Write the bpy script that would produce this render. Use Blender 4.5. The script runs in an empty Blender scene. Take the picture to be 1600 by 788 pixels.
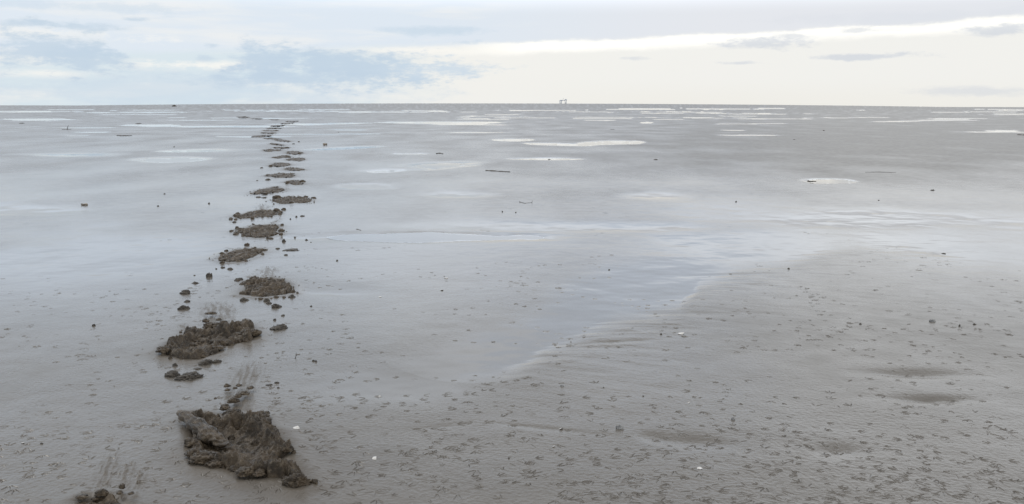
import bpy, math, random
import numpy as np

random.seed(11)
RNG = np.random.default_rng(5)
S = bpy.context.scene
COL = S.collection

# ------------------------------------------------------------------ camera model
EYE, FOC, TRUE_HORIZON = 1.0, 1450.0, 166.0
PITCH = math.atan((394.0 - TRUE_HORIZON) / FOC)
ROLL = math.radians(0.10)
CP, SP = math.cos(PITCH), math.sin(PITCH)


def ray(px, py):
    a, b = (px - 800.0) / FOC, (394.0 - py) / FOC
    a, b = a * math.cos(ROLL) - b * math.sin(ROLL), a * math.sin(ROLL) + b * math.cos(ROLL)
    return a, CP + b * SP, -SP + b * CP


def at(px, py, z=0.0):
    x, y, dz = ray(px, py)
    t = (EYE - z) / max(-dz, 1e-5)
    return x * t, y * t


def pix(x, y, z=0.0):
    dz = z - EYE
    d = y * CP - dz * SP
    u = y * SP + dz * CP
    d = np.maximum(d, 1e-3)
    return 800.0 + FOC * x / d, 394.0 - FOC * u / d


# ------------------------------------------------------------------ noise
def _h(ix, iy, iz, seed):
    n = (ix.astype(np.int64) * 374761393 + iy.astype(np.int64) * 668265263 + iz.astype(np.int64) * 2147483647 % 982451653 + seed * 144665) & 0xFFFFFFFF
    n = ((n ^ (n >> 13)) * 1274126177) & 0xFFFFFFFF
    n = ((n ^ (n >> 16)) * 2246822519) & 0xFFFFFFFF
    return ((n ^ (n >> 15)) & 0xFFFFFF) / float(0xFFFFFF)


def noise2(x, y, seed=0):
    x0, y0 = np.floor(x), np.floor(y)
    fx, fy = x - x0, y - y0
    ux = fx * fx * fx * (fx * (fx * 6 - 15) + 10)
    uy = fy * fy * fy * (fy * (fy * 6 - 15) + 10)
    z = np.zeros_like(x0)

    def g(dx, dy):
        a = _h(x0 + dx, y0 + dy, z, seed) * 6.2831853
        return np.cos(a) * (fx - dx) + np.sin(a) * (fy - dy)
    n0 = g(0, 0) * (1 - ux) + g(1, 0) * ux
    n1 = g(0, 1) * (1 - ux) + g(1, 1) * ux
    return (n0 * (1 - uy) + n1 * uy) * 1.5


def fbm2(x, y, octs=4, seed=0, gain=0.5):
    s, a = 0.0, 1.0
    for o in range(octs):
        s = s + a * noise2(x * 2 ** o, y * 2 ** o, seed + o * 17)
        a *= gain
    return s


def ridged2(x, y, octs=4, seed=0):
    s, a = 0.0, 1.0
    for o in range(octs):
        s = s + a * (1 - 2.2 * np.abs(noise2(x * 2.1 ** o, y * 2.1 ** o, seed + o * 17)))
        a *= 0.5
    return s


def noise3(p, seed=0):
    i = np.floor(p)
    f = p - i
    u = f * f * (3 - 2 * f)
    r = 0.0
    for dx in (0, 1):
        for dy in (0, 1):
            for dz in (0, 1):
                w = (u[:, 0] if dx else 1 - u[:, 0]) * (u[:, 1] if dy else 1 - u[:, 1]) * (u[:, 2] if dz else 1 - u[:, 2])
                r = r + w * _h(i[:, 0] + dx, i[:, 1] + dy, i[:, 2] + dz, seed)
    return r * 2 - 1


def sst(a, b, x):
    t = np.clip((x - a) / (b - a), 0, 1)
    return t * t * (3 - 2 * t)


# ------------------------------------------------------------------ object helpers
def tag(o, label=None, cat=None, group=None, kind=None):
    if label: o['label'] = label
    if cat: o['category'] = cat
    if group: o['group'] = group
    if kind: o['kind'] = kind
    return o


def make_mesh(name, verts, faces, mat, smooth=True):
    """verts Nx3, faces Mx3 or Mx4 (numpy) or list"""
    me = bpy.data.meshes.new(name)
    verts = np.asarray(verts, dtype=np.float32)
    if isinstance(faces, np.ndarray):
        k = faces.shape[1]
        me.vertices.add(len(verts)); me.vertices.foreach_set('co', verts.ravel())
        me.loops.add(faces.size); me.loops.foreach_set('vertex_index', faces.astype(np.int32).ravel())
        me.polygons.add(len(faces)); me.polygons.foreach_set('loop_start', np.arange(0, faces.size, k, dtype=np.int32))
        me.update(calc_edges=True)
    else:
        me.from_pydata([tuple(map(float, v)) for v in verts], [], faces)
        me.update()
    if smooth:
        me.polygons.foreach_set('use_smooth', np.ones(len(me.polygons), dtype=bool))
    me.materials.append(mat)
    return me


def link(name, me, parent=None, loc=(0, 0, 0), rz=0.0):
    o = bpy.data.objects.new(name, me)
    COL.objects.link(o)
    o.location = loc
    o.rotation_euler = (0, 0, rz)
    if parent is not None: o.parent = parent
    return o


# ------------------------------------------------------------------ materials
class NT:
    def __init__(s, tree): s.t = tree; s.n = tree.nodes; s.l = tree.links
    def new(s, typ, **kw):
        nd = s.n.new(typ)
        for k, v in kw.items(): setattr(nd, k, v)
        return nd
    def put(s, sock, v):
        if isinstance(v, bpy.types.NodeSocket): s.l.new(v, sock)
        elif isinstance(v, (tuple, list)) and len(v) == 3 and sock.type == 'RGBA': sock.default_value = (*v, 1)
        else: sock.default_value = v
    def math(s, op, a, b=None, c=None, clamp=False):
        nd = s.new('ShaderNodeMath', operation=op, use_clamp=clamp)
        s.put(nd.inputs[0], a)
        if b is not None: s.put(nd.inputs[1], b)
        if c is not None: s.put(nd.inputs[2], c)
        return nd.outputs[0]
    def mix(s, f, a, b, mode='MIX'):
        nd = s.new('ShaderNodeMix', data_type='RGBA', blend_type=mode)
        s.put(nd.inputs[0], f); s.put(nd.inputs[6], a); s.put(nd.inputs[7], b)
        return nd.outputs[2]
    def noise(s, vec, scale, detail=4, rough=0.55):
        nd = s.new('ShaderNodeTexNoise')
        if vec is not None: s.l.new(vec, nd.inputs['Vector'])
        nd.inputs['Scale'].default_value = scale; nd.inputs['Detail'].default_value = detail
        nd.inputs['Roughness'].default_value = rough
        return nd.outputs[0]
    def sstep(s, x, a, b):
        nd = s.new('ShaderNodeMapRange', interpolation_type='SMOOTHSTEP')
        s.put(nd.inputs[0], x); s.put(nd.inputs[1], a); s.put(nd.inputs[2], b)
        return nd.outputs[0]
    def lin(s, x, a, b, c, d):
        nd = s.new('ShaderNodeMapRange')
        for k, v in enumerate((x, a, b, c, d)): s.put(nd.inputs[k], v)
        return nd.outputs[0]


def new_mat(name):
    m = bpy.data.materials.new(name); m.use_nodes = True
    t = NT(m.node_tree)
    return m, t, t.n['Principled BSDF']


def simple_mat(name, c1, c2, scale, rough, bump=0.0, bscale=None, bdist=0.002, r2=None):
    m, t, b = new_mat(name)
    co = t.new('ShaderNodeTexCoord').outputs['Object']
    n = t.noise(co, scale, 5, 0.6)
    t.put(b.inputs['Base Color'], t.mix(t.sstep(n, 0.35, 0.65), c1, c2))
    if r2 is None: b.inputs['Roughness'].default_value = rough
    else: t.put(b.inputs['Roughness'], t.lin(t.noise(co, scale * 1.7, 3), 0.3, 0.7, rough, r2))
    b.inputs['IOR'].default_value = 1.38
    if bump:
        bp = t.new('ShaderNodeBump'); bp.inputs['Strength'].default_value = bump; bp.inputs['Distance'].default_value = bdist
        t.put(bp.inputs['Height'], t.noise(co, bscale, 5, 0.65)); t.put(b.inputs['Normal'], bp.outputs[0])
    return m


def mud_flat_mat():
    m, t, b = new_mat('wet_mud')
    co = t.new('ShaderNodeTexCoord').outputs['Object']
    wet = t.new('ShaderNodeAttribute', attribute_name='wet').outputs['Fac']
    stain = t.new('ShaderNodeAttribute', attribute_name='stain').outputs['Fac']
    big = t.noise(co, 0.9, 5, 0.6)
    fine = t.noise(co, 60, 4, 0.6)
    c = t.mix(t.sstep(big, 0.3, 0.7), (0.138, 0.122, 0.103), (0.174, 0.156, 0.134))
    c = t.mix(t.math('MULTIPLY', t.sstep(fine, 0.45, 0.75), 0.35), c, (0.100, 0.087, 0.071))
    c = t.mix(stain, c, (0.105, 0.085, 0.062))
    t.put(b.inputs['Base Color'], c)
    r = t.lin(wet, 0.0, 1.0, 0.40, 0.06)
    r = t.math('ADD', r, t.math('MULTIPLY', stain, 0.22))
    r = t.math('ADD', r, t.math('MULTIPLY', t.lin(t.noise(co, 7, 4), 0.3, 0.7, -0.05, 0.05), t.math('SUBTRACT', 1.05, wet)))
    pool = t.new('ShaderNodeAttribute', attribute_name='pool').outputs['Fac']
    r = t.math('MULTIPLY', r, t.lin(pool, 0.0, 1.0, 1.0, 0.30))
    t.put(b.inputs['Roughness'], r)
    b.inputs['IOR'].default_value = 1.36
    bp = t.new('ShaderNodeBump'); t.put(bp.inputs['Strength'], t.lin(wet, 0.6, 1.0, 0.6, 0.04)); bp.inputs['Distance'].default_value = 0.0008
    t.put(bp.inputs['Height'], t.noise(co, 140, 3, 0.6)); t.put(b.inputs['Normal'], bp.outputs[0])
    return m


def water_mat():
    m = bpy.data.materials.new('puddle_water'); m.use_nodes = True
    t = NT(m.node_tree); t.n.clear()
    out = t.new('ShaderNodeOutputMaterial')
    tr = t.new('ShaderNodeBsdfTransparent'); tr.inputs[0].default_value = (0.98, 0.98, 0.97, 1)
    gl = t.new('ShaderNodeBsdfGlossy'); gl.inputs['Roughness'].default_value = 0.03
    gl.inputs[0].default_value = (1, 1, 1, 1)
    fr = t.new('ShaderNodeFresnel'); fr.inputs['IOR'].default_value = 1.36
    mx = t.new('ShaderNodeMixShader')
    t.l.new(fr.outputs[0], mx.inputs[0]); t.l.new(tr.outputs[0], mx.inputs[1]); t.l.new(gl.outputs[0], mx.inputs[2])
    t.l.new(mx.outputs[0], out.inputs[0])
    return m


M_FLAT = mud_flat_mat()
M_WATER = water_mat()
def churn_mat(name, dark, mid, pale, rlo, rhi):
    m, t, b = new_mat(name)
    co = t.new('ShaderNodeTexCoord').outputs['Object']
    n1 = t.noise(co, 17, 6, 0.68); n2 = t.noise(co, 75, 5, 0.7)
    c = t.mix(t.sstep(n1, 0.36, 0.62), dark, mid)
    c = t.mix(t.math('MULTIPLY', t.sstep(n2, 0.52, 0.70), 0.75), c, pale)
    c = t.mix(t.math('MULTIPLY', t.sstep(n2, 0.46, 0.34), 0.7), c, dark)
    t.put(b.inputs['Base Color'], c)
    t.put(b.inputs['Roughness'], t.lin(t.noise(co, 30, 4), 0.35, 0.65, rlo, rhi))
    b.inputs['IOR'].default_value = 1.38
    bp = t.new('ShaderNodeBump'); bp.inputs['Strength'].default_value = 1.0; bp.inputs['Distance'].default_value = 0.005
    t.put(bp.inputs['Height'], t.math('ADD', t.noise(co, 70, 5, 0.7), t.math('MULTIPLY', t.noise(co, 190, 3, 0.6), 0.5)))
    t.put(b.inputs['Normal'], bp.outputs[0])
    return m


M_MUD = churn_mat('churned_mud', (0.034, 0.025, 0.016), (0.100, 0.073, 0.046), (0.185, 0.145, 0.098), 0.24, 0.55)
M_SLAB = churn_mat('clay_slab', (0.040, 0.029, 0.019), (0.115, 0.083, 0.053), (0.19, 0.146, 0.098), 0.35, 0.65)
M_CLOD = churn_mat('mud_clod', (0.042, 0.036, 0.029), (0.090, 0.075, 0.058), (0.16, 0.138, 0.11), 0.34, 0.65)
M_SPLASH = simple_mat('mud_spatter', (0.085, 0.070, 0.052), (0.150, 0.125, 0.095), 60, 0.4)
M_SHELL = simple_mat('shell', (0.62, 0.58, 0.52), (0.82, 0.80, 0.77), 90, 0.35)
M_STONE = simple_mat('pebble', (0.12, 0.12, 0.12), (0.34, 0.33, 0.31), 60, 0.4, 0.4, 200, 0.001)
M_WOOD = simple_mat('driftwood', (0.045, 0.037, 0.030), (0.11, 0.092, 0.075), 30, 0.55, 0.7, 90, 0.002)
M_LEAF = simple_mat('dry_leaf', (0.30, 0.24, 0.18), (0.55, 0.48, 0.40), 40, 0.55)
M_STEEL = simple_mat('hazed_platform_steel', (0.46, 0.50, 0.56), (0.52, 0.56, 0.62), 0.2, 0.6)  # distance haze put into the steel colour as pale blue grey
M_STEEL2 = simple_mat('hazed_platform_module', (0.50, 0.54, 0.60), (0.58, 0.62, 0.67), 0.15, 0.6)  # module colour paled the same way for the haze

# ------------------------------------------------------------------ footprints (outlines on the flat)
def ell(px, py, rx, ry, n=18, seed=0, tilt=0.0, rough=0.22):
    rn = random.Random(seed)
    out = []
    ph = [rn.uniform(0, 6.28) for _ in range(4)]
    for k in range(n):
        a = 2 * math.pi * k / n
        r = 1 + rough * (math.sin(2 * a + ph[0]) * .5 + math.sin(3 * a + ph[1]) * .5 + math.sin(5 * a + ph[2]) * .5 + rn.uniform(-.4, .4))
        x, y = rx * r * math.cos(a), ry * r * math.sin(a)
        out.append((px + x, py + y + tilt * x))
    return out


# (outline px, lumps [(px, py_base, w_px, h_px)], splash polygons as (px0,py0,px1,py1,w0,w1,count), label)
ORD = ['first', 'second', 'third', 'fourth', 'fifth', 'sixth', 'seventh', 'eighth', 'ninth', 'tenth', 'eleventh', 'twelfth', 'thirteenth',
       'fourteenth', 'fifteenth', 'sixteenth', 'seventeenth', 'eighteenth', 'nineteenth', 'twentieth', 'twenty-first', 'twenty-second',
       'twenty-third', 'twenty-fourth', 'twenty-fifth', 'twenty-sixth', 'twenty-seventh']
FEET = []


def foot(poly, lumps, splash, label, rim=0.03, parts=True, amp=1.0):
    FEET.append(dict(poly=poly, lumps=lumps, splash=splash, label=label, rim=rim, parts=parts, amp=amp))


foot([(118, 792), (135, 784), (165, 783), (190, 787), (205, 800), (190, 830), (140, 835), (118, 815)],
     [(160, 788, 15, 11), (150, 790, 10, 6), (192, 781, 8, 9), (188, 789, 9, 6), (130, 792, 14, 6), (206, 791, 7, 4), (175, 796, 14, 8)],
     [(150, 790, 180, 712, 14, 20, 70), (185, 790, 205, 725, 12, 16, 60), (210, 790, 225, 735, 10, 10, 25)],
     'dark crumbs of a muddy footprint cut off by the lower left corner', 0.02)
foot([(286, 663), (300, 652), (330, 655), (352, 662), (378, 660), (410, 660), (416, 674), (440, 684), (452, 702), (453, 722), (478, 748), (482, 766),
      (462, 772), (444, 757), (412, 755), (385, 757), (372, 748), (346, 741), (318, 735), (298, 722), (292, 703), (297, 685)],
     [(465, 769, 32, 26), (448, 752, 26, 22), (440, 738, 22, 18), (449, 718, 16, 20), (436, 706, 22, 20), (424, 690, 20, 18), (413, 676, 18, 14), (405, 668, 26, 18),
      (392, 676, 22, 10), (363, 664, 24, 14), (352, 652, 12, 10), (305, 725, 22, 14), (318, 733, 34, 16), (340, 738, 26, 12), (300, 706, 20, 14), (334, 712, 22, 16),
      (356, 732, 16, 14), (383, 757, 26, 12), (406, 757, 18, 11), (372, 745, 16, 10), (395, 742, 22, 12), (418, 740, 20, 13), (372, 702, 14, 7), (386, 722, 18, 8),
      (405, 726, 14, 8), (366, 640, 14, 11), (372, 632, 10, 7), (382, 628, 13, 6), (355, 614, 9, 6), (374, 614, 8, 5), (392, 618, 9, 6), (356, 621, 7, 4), (368, 618, 6, 4), (337, 635, 4, 4),
      (415, 662, 12, 6), (330, 664, 14, 7), (346, 690, 18, 8)],
     [(365, 655, 395, 568, 22, 34, 330), (385, 650, 392, 600, 10, 14, 120)],
     'biggest and nearest whole muddy footprint with a slab of clay and tall churned rim', 0.020)
foot([(250, 553), (262, 540), (285, 530), (292, 518), (310, 522), (326, 520), (345, 520), (368, 512), (392, 512), (402, 522), (398, 534), (372, 540), (350, 545),
      (340, 556), (312, 566), (285, 566), (262, 560)],
     [(256, 559, 18, 13), (270, 556, 24, 16), (285, 543, 22, 16), (302, 532, 30, 22), (318, 536, 26, 18), (386, 527, 34, 24), (397, 530, 16, 16), (372, 528, 28, 18), (360, 523, 18, 12),
      (350, 529, 20, 16), (338, 520, 14, 12), (326, 520, 16, 14), (322, 528, 14, 12), (342, 508, 8, 6), (350, 512, 8, 6), (330, 498, 14, 6), (342, 534, 26, 12), (332, 545, 20, 10),
      (352, 540, 18, 9), (302, 556, 26, 10), (286, 563, 18, 8), (316, 562, 18, 9), (300, 545, 16, 11), (340, 553, 16, 7), (365, 537, 14, 8), (322, 510, 10, 8)],
     [(335, 512, 338, 474, 20, 32, 230), (355, 512, 360, 480, 10, 12, 60), (290, 525, 286, 508, 8, 10, 25)],
     'muddy footprint with heaped lumps at both ends, second whole one from the front', 0.018)
foot([(374, 463), (385, 450), (380, 443), (400, 440), (420, 438), (440, 440), (456, 448), (458, 460), (440, 464), (412, 468), (392, 466)],
     [(382, 463, 20, 9), (386, 446, 18, 8), (397, 441, 12, 10), (413, 444, 9, 8), (431, 444, 14, 9), (406, 447, 12, 7), (424, 450, 18, 9), (440, 455, 16, 9), (448, 460, 12, 7),
      (398, 458, 16, 7), (412, 465, 18, 7), (430, 462, 14, 6), (452, 452, 9, 6), (396, 466, 10, 5), (415, 455, 16, 7)],
     [(412, 443, 424, 418, 16, 18, 150), (395, 440, 388, 432, 6, 8, 25)],
     'muddy footprint with a pale fan of splashed mud behind, third whole one from the front', 0.016)
foot([(338, 407), (348, 399), (368, 393), (390, 392), (408, 391), (412, 396), (396, 404), (376, 411), (355, 412)],
     [(347, 405, 12, 7), (358, 401, 11, 6), (370, 398, 12, 7), (384, 396, 12, 6), (400, 394, 7, 8), (386, 385, 7, 5), (348, 410, 12, 4), (378, 408, 16, 4), (362, 410, 12, 4), (408, 394, 9, 4)],
     [(385, 394, 350, 388, 5, 5, 20)],
     'long brown footprint slanting to the right, fourth whole one from the front', 0.013)
foot(ell(406, 364, 35, 9, seed=5), [(376, 362, 11, 5), (394, 364, 12, 10), (405, 361, 9, 6), (421, 361, 15, 10), (388, 361, 9, 6), (440, 365, 8, 5), (432, 368, 12, 5), (412, 370, 14, 5), (396, 370, 14, 5), (383, 367, 10, 5), (424, 369, 10, 5)],
     [(412, 360, 440, 344, 8, 6, 60)], 'jagged muddy footprint with dark upright clods, fifth whole one from the front', 0.012)
foot(ell(402, 338, 36, 5, seed=6, tilt=-0.12), [(369, 341, 8, 9), (376, 342, 10, 6), (384, 339, 11, 5), (399, 338, 12, 7), (408, 338, 10, 5), (432, 334, 9, 8), (420, 336, 10, 4), (392, 340, 10, 4), (437, 335, 8, 4)],
     [(410, 337, 412, 322, 9, 14, 60)], 'thin low footprint ridge with faint splash, sixth whole one from the front', 0.010)
foot(ell(456, 316, 28, 6, seed=7), [(434, 312, 12, 6), (452, 314, 14, 8), (466, 315, 10, 6), (440, 319, 10, 5), (458, 319, 16, 5), (483, 317, 12, 3), (446, 317, 8, 5), (472, 318, 8, 4)], [], 'wide lumpy footprint at the right of the trail, seventh whole one from the front', 0.012)
foot(ell(420, 300, 24, 5, seed=8, tilt=-0.12), [(401, 304, 10, 4), (410, 301, 10, 5), (430, 301, 12, 7), (439, 298, 9, 5), (420, 300, 9, 4), (414, 305, 9, 3)], [], 'muddy footprint rising to the right, eighth whole one from the front', 0.011)
for i, (px, py, rx, ry, tl) in enumerate([(460, 287, 15, 4, 0), (440, 276, 22, 5, -.05), (459, 266, 17, 3, 0), (437, 259, 17, 4, -.08), (463, 250.5, 16, 3, 0), (440, 246.5, 14, 2.5, -.05), (460, 240, 14, 2.8, 0.03)]):
    lm = []
    rn = random.Random(i + 40)
    for k in range(6):
        f = (k + .5) / 6 * 2 - 1 + rn.uniform(-.12, .12)
        lm.append((px + f * rx * .9, py + tl * f * rx + rn.uniform(-.3, .6) * ry, rx * rn.uniform(.3, .55), ry * rn.uniform(.9, 1.5)))
    side = 'right' if px > 450 else 'left'
    foot(ell(px, py, rx, ry * .8, seed=20 + i, tilt=tl, n=14), lm, [], f'small dark footprint on the {side} of the trail, {ORD[8 + i]} whole one from the front', 0.012)
far = [(424, 236, 15, 2.2, 0.0), (440, 232, 13, 1.8, 0), (432, 226.5, 12, 1.8, 0.1), (442, 221, 14, 1.6, .1), (425, 217.5, 14, 1.4, .03), (403, 214, 10, 1.6, 0), (416, 212.5, 9, 1.2, 0), (420, 208.5, 12, 1.3, 0), (422, 205, 12, 1.3, 0.04), (428, 201, 11, 1.2, 0),
       (433, 197, 11, 1.2, -.04), (450, 193, 11, 1.0, -.06), (456, 190, 10, 1.0, -.05)]
for i, (px, py, rx, ry, tl) in enumerate(far):
    lm = []
    rn = random.Random(i + 90)
    for k in range(4):
        f = (k + .5) / 4 * 2 - 1 + rn.uniform(-.2, .2)
        lm.append((px + f * rx * .85, py + tl * f * rx + rn.uniform(-.2, .5) * ry, rx * rn.uniform(.4, .7), ry * rn.uniform(1.1, 1.9)))
    nm = ['dark low footprint far along the trail, counted sixteenth from the front', 'distant footprint right above the counted sixteenth one',
          'distant footprint at the middle of the trail bend', 'distant footprint leading right where the trail bends', 'distant footprint leading left after the bend',
          'distant footprint at the leftmost point of the bend', 'distant footprint just right of the leftmost bend point', 'first distant footprint after the leftmost bend point',
          'second distant footprint after the leftmost bend point', 'third distant footprint after the leftmost bend point', 'fourth distant footprint after the leftmost bend point',
          'last but one footprint of the rising end of the trail', 'last footprint at the far right tip of the trail'][i]
    foot(ell(px, py, rx, ry * .8, seed=50 + i, tilt=tl, n=12), lm, [], nm, 0.02, parts=True)
foot(ell(379, 183.5, 10, 1.2, seed=70, n=12), [(375, 184, 6, 2), (381, 183.6, 8, 3), (386, 184, 6, 1.6)], [], 'farthest dark mud heap at the left turn of the trail', 0.03)
foot(ell(402, 186, 9, 0.7, seed=71, n=12), [(398, 186.2, 7, 1.2), (406, 186.4, 7, 1.2)], [], 'thin dark streak of footprint right of the farthest mud heap', 0.02)
foot(ell(428, 187.4, 8, 0.6, seed=72, n=12), [(425, 187.6, 6, 1.1), (432, 187.6, 6, 1.1)], [], 'thin dark streak of footprint left of the trail tip', 0.02)


def seg_poly_sd(X, Y, P):
    """signed distance, positive inside"""
    P = np.asarray(P, float)
    d = np.full(X.shape, 1e9)
    inside = np.zeros(X.shape, bool)
    n = len(P)
    for i in range(n):
        ax, ay = P[i]; bx, by = P[(i + 1) % n]
        ex, ey = bx - ax, by - ay
        t = np.clip(((X - ax) * ex + (Y - ay) * ey) / (ex * ex + ey * ey + 1e-12), 0, 1)
        d = np.minimum(d, np.hypot(X - ax - t * ex, Y - ay - t * ey))
        c = ((ay > Y) != (by > Y)) & (X < (bx - ax) * (Y - ay) / (by - ay + 1e-15) + ax)
        inside ^= c
    return np.where(inside, d, -d)


# ------------------------------------------------------------------ the mud flat
NC = 1760
TH = np.concatenate([np.linspace(-32.5, 32.5, NC), np.linspace(32.5, 327.5, 132)[1:-1]])
TH = np.radians(TH)
DS = 0.00043
s_far = np.concatenate([[1 / 9000., 1 / 5000.], np.arange(1, 300) * DS, np.arange(0, 1410) * 0.0003 + 300 * DS])
r_near = np.linspace(1 / s_far[-1], 0.10, 26)[1:]
R = np.concatenate([1 / s_far, r_near])           # far -> near
NR, NT_ = len(R), len(TH)
TT, RR = np.meshgrid(TH, R)
X = RR * np.sin(TT); Y = RR * np.cos(TT)
FRONT = Y > 0.3
PX, PY = pix(X, np.maximum(Y, 0.05))
PXr = PX; PYr = PY - (PX - 800) * -ROLL            # roll-corrected image row of each ground point
PYr = PY + (PX - 800) * ROLL


def fade(r0, r1): return 1 - sst(r0, r1, RR)


print('grid', RR.shape)
H = np.full(RR.shape, 0.010)
# broad undulation and ripple relief
H += 0.0045 * fbm2(X * 0.55 + 3, Y * 0.30, 3, 3)
H += 0.0016 * fbm2(X * 3.2, Y * 3.2, 3, 9) * fade(10, 40)
ca, sa = math.cos(math.radians(-24)), math.sin(math.radians(-24))
U_, V_ = X * ca + Y * sa, -X * sa + Y * ca
ripp = fbm2(U_ * 14, V_ * 46, 3, 21)
MIC = 0.00020 * ripp * fade(6, 16)
MIC += 0.00045 * fbm2(X * 75, Y * 75, 2, 31) * fade(4, 9)
MIC += 0.0004 * fbm2(X * 9, Y * 9, 3, 37) * fade(9, 22)
# far: rough clotted mud surface
H += 0.012 * fbm2(X * 0.25, Y * 0.06, 3, 41) * sst(18, 60, RR) * (1 - sst(300, 700, RR))

# puddles: soft ellipses on the flat, given where they lie in the view
PUD = np.zeros(RR.shape)
warp = fbm2(X * 1.1 + 9, Y * 0.7, 4, 51)
warp2 = fbm2(X * 0.35 + 4, Y * 0.12, 4, 57)


def puddle(px, py, rx, ry, tilt=0.0, soft=0.55, w=0.35, depth=1.0):
    global PUD
    dx = (PXr - px) / rx
    dy = (PYr - py - tilt * (PXr - px)) / ry
    wr = np.where(RR > 16, warp2, warp)
    d = np.sqrt(dx * dx + dy * dy) + w * wr
    PUD = np.maximum(PUD, depth * (1 - sst(1 - soft, 1 + soft * .6, d)) * FRONT)


puddle(175, 402, 190, 56, 0.05, .95, .3, .398)
puddle(40, 330, 120, 10, 0, .8, .3, .39)
puddle(60, 410, 130, 44, 0, .9, .3, .40)
puddle(1010, 448, 160, 60, -0.22, .95, .35, .398)
puddle(905, 490, 110, 54, -0.3, .95, .3, .398)
puddle(760, 560, 190, 48, -0.28, .95, .3, .39)
puddle(640, 606, 140, 34, 0.02, .95, .3, .37)
puddle(1180, 385, 240, 36, -0.03, .95, .3, .398)
puddle(1450, 392, 260, 36, 0.06, .95, .3, .398)
puddle(1330, 345, 330, 20, 0, .9, .35, .38)
puddle(900, 354, 330, 11, 0, .95, .3, .38)
puddle(650, 372, 200, 9, 0, .6, .3, .8)
puddle(515, 455, 64, 11, 0, .95, .2, .40)
puddle(805, 219, 42, 2.6, 0, .4, .5)
puddle(880, 226, 60, 2.6, 0.03, .4, .5)
puddle(935, 224, 55, 4.2, -0.03, .4, .5)
puddle(1300, 283, 28, 4.2, 0, .9, .9)
puddle(1020, 307, 70, 9.0, 0, .8, .3, .40)
puddle(610, 267, 55, 3.2, -0.05, .7, .5, .6)
puddle(690, 258, 75, 6.5, -0.06, .7, .5, .6)
puddle(575, 293, 56, 6.0, 0, .6, .3, .40)
puddle(710, 306, 64, 6.0, 0, .8, .3, .38)
puddle(265, 250, 65, 5.0, -.02, .6, .5, .7)
puddle(300, 236, 60, 2.6, -.02, .6, .5, .7)
puddle(90, 242, 110, 4, 0, .8, .5, .5)
puddle(845, 249, 50, 1.8, 0, .6, .5, .6)
puddle(540, 232, 60, 1.8, -.04, .7, .5, .6)
puddle(1565, 205, 30, 1.4, 0, .3, .2)
puddle(1010, 192, 10, 1.2, 0, .3, .2)
puddle(740, 193, 26, 2.0, 0, .3, .3)
puddle(690, 192, 90, 1.6, 0, .3, .3)
puddle(330, 198, 110, 1.4, 0, .3, .3)
puddle(240, 196, 45, 1.2, 0, .3, .3)
puddle(60, 187, 55, 1.1, 0, .3, .3)
puddle(500, 194, 70, 1.2, -.01, .3, .3)
puddle(400, 214, 60, 1.0, 0, .3, .2)
puddle(640, 241, 30, 1.0, 0, .3, .2)
rn = random.Random(8)
for k in range(58):
    py = 171.3 + 17 * rn.random() ** 1.5
    px = rn.uniform(-40, 1640)
    puddle(px, py, rn.uniform(14, 70) * (1.4 if px < 700 else 1), rn.uniform(.2, .5), rn.uniform(-.004, .006), .5, .6, rn.uniform(.55, 1))
for k in range(22):
    py = 186 + 30 * rn.random()
    px = rn.uniform(-40, 760) if k % 3 else rn.uniform(800, 1640)
    puddle(px, py, rn.uniform(15, 60), rn.uniform(.4, 1.0), rn.uniform(-.01, .01), .6, .6, rn.uniform(.5, .9))
H += MIC * (1 - sst(0.0, 0.36, PUD))
bl_x = np.array([760, 850, 960, 1060, 1095, 1150, 1230, 1290, 1340, 1420, 1500, 1640])
bl_y = np.array([600, 552, 520, 488, 446, 430, 416, 396, 388, 398, 420, 452])
BK = PYr - np.interp(PXr, bl_x, bl_y) + 7 * warp + 11 * fbm2(X * 1.3 + 5, Y * 5.5, 3, 98) * (1 - .55 * sst(1000, 1100, PXr))
BANK = sst(-14, 20, BK) * sst(740, 860, PXr) * FRONT
crest = np.exp(-((BK - 14) / 12) ** 2) * sst(760, 880, PXr) * FRONT
PUD *= 1 - BANK
H += 0.0035 * BANK + 0.0032 * crest * (0.6 + fbm2(X * 1.2, Y * 9, 3, 97)) * (1 - sst(1350, 1500, PXr))
H += 0.0011 * fbm2(U_ * 3.2, V_ * 13, 2, 99) * BANK * (1 - sst(60, 190, BK))
H -= 0.024 * PUD
# relief goes flat where the water lies
# shallow scours and dents
def dent(px, py, rx, ry, depth, tilt=0.0, wv=0.25):
    global H
    dx = (PXr - px) / rx
    dy = (PYr - py - tilt * (PXr - px)) / ry
    d = np.sqrt(dx * dx + dy * dy) + wv * warp
    H = H - .62 * depth * np.exp(-(d * d) * 1.6) * FRONT


dent(1425, 589, 112, 8, 0.023, 0.03, .3)
dent(1450, 630, 85, 8, 0.026, 0.02, .3)
dent(1085, 698, 55, 11, 0.013, 0.08, .15); dent(1020, 690, 25, 8, 0.008, 0.1)
dent(1308, 712, 46, 12, 0.012, 0.02)
dent(690, 672, 50, 5, 0.004, -0.1); dent(840, 675, 80, 4, 0.005, 0.12)
for (a, b, c, d_, e) in [(1000, 521, 90, 5, -0.05), (1090, 494, 90, 5, 0.04), (960, 538, 90, 4, -0.04), (1180, 432, 90, 3.4, 0.01), (1290, 405, 70, 3, -0.04), (1330, 396, 80, 2.6, -.03)]:
    dent(a, b, c, d_ * .8, 0.006, e)

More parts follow.
